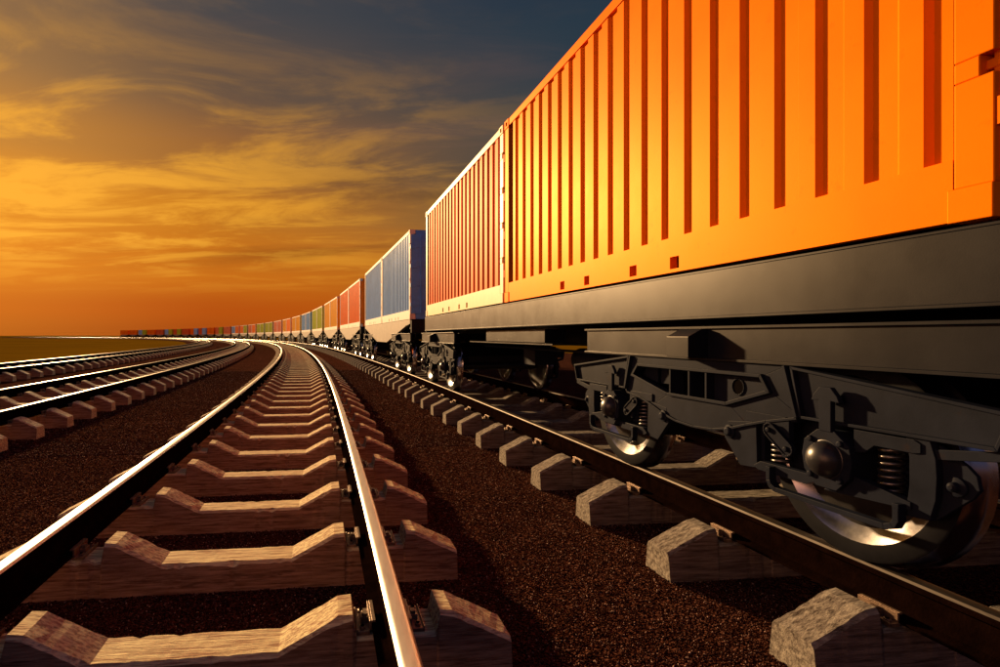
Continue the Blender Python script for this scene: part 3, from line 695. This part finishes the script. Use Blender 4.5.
def end_beam(s, y):
    mb = MB(); mb.box(-1.12, 1.12, s * y, s * (y + .06), 1.24, 1.60); mb.box(-.9, -.6, s * (y + .06), s * (y + .09), 1.3, 1.5); mb.box(.6, .9, s * (y + .06), s * (y + .09), 1.3, 1.5)
    for x in (-1.0, 1.0): mb.tube([(x, s * (y + .08), 1.1), (x, s * (y + .12), 1.24), (x, s * (y + .12), 1.5)], .015, 6)
    return mb.mesh('end_beam', 'black_steel')
def coupler(s, y):
    mb = MB(); y0 = y + .06
    mb.box(-.09, .09, s * y0, s * (y0 + .62), .98, 1.16); mb.box(-.20, .20, s * (y0 + .62), s * (y0 + .86), .90, 1.22); mb.box(-.26, -.06, s * (y0 + .86), s * (y0 + 1.02), .92, 1.2)
    mb.tube([(-.45, s * (y0 + .02), 1.28), (-.46, s * (y0 + .30), 1.12), (-.40, s * (y0 + .55), .70), (-.20, s * (y0 + .9), .62)], .028, 8)
    return mb.mesh('coupler', 'black_steel', .004)
def equipment():
    mb = MB(); y0, y1 = -1.3, 1.1
    mb.mi = 0
    for sx in (-1, 1): mb.box(sx * 1.02, sx * .74, .70 - 1.9, .70 + .55, ZR * 0 + 1.07, 1.235); mb.box(sx * 1.03, sx * .70, -1.45, 2.25, 1.04, 1.058)
    mb.mi = 1; mb.lathe([(-.55, 0), (-.55, .14), (-.5, .17), (.5, .17), (.55, .14), (.55, 0)], (.1, -.4, .80), 'y', 18); mb.box(-.35, .0, .8, 1.3, .68, .98)
    mb.tube([(-.45, -3.2, .95), (-.45, 3.2, .95)], .02, 6)
    mb.mi = 2; mb.box(.62, .74, -2.6, -2.35, .80, 1.05); mb.box(.5, .56, -2.9, -2.2, .95, .98); mb.tube([(.5, -3.1, .9), (.5, -2.3, 1.0), (.62, -2.1, .9)], .02, 6)
    return mb.mesh('brake_equipment', ['sill_grey', 'dark_steel', 'copper_red'])
BC = 3.70 - (WS0 + WLEN / 2)              # near bogie, from the wagon's centre
BF = 12.75 - (WS0 + WLEN / 2)
W0 = [('underframe', deck(6.02)), ('side_sill', side_sill(-1, -6.08, 6.14)), ('side_sill', side_sill(1, -6.08, 6.14)), ('end_beam', end_beam(1, 6.03)), ('end_beam', end_beam(-1, 6.03)),
      ('coupler', coupler(1, 6.03)), ('coupler', coupler(-1, 6.03)), ('brake_equipment', equipment())]
W1 = [('underframe', W0[0][1]), ('side_sill', belly_sill(-1)), ('side_sill', belly_sill(1))] + W0[3:7]
for i, cc in enumerate(WAG):
    fr = wagon_frame(i); o = link('flat_wagon', None, loc=(fr[0], fr[1], ZR), rz=fr[2])
    if i == 0: lab = 'long grey flat wagon nearest the camera, carrying the orange and the red container'
    else:
        d = f'two {CN[cc[0]]} containers' if cc[0] == cc[1] else f'a {CN[cc[0]]} and a {CN[cc[1]]} container'
        lab = f'{ORD[i]} wagon of the train, under {d}'
    tag(o, lab, 'railway wagon', 'wagons of the freight train')
    if i >= 12:
        link('underframe', W1[0][1], o); link('side_sill', W1[1][1], o)
    else:
        for nm, me in (W0 if i == 0 else W1): link(nm, me, o)
    for by in (BC, BF):
        if i < 5:
            b = link('bogie', BOG_BASE, o, loc=(0, by, 0))
            for nm, me in BOG: link(nm, me, b)
        else: link('bogie', FAR_BOG, o, loc=(0, by, 0))
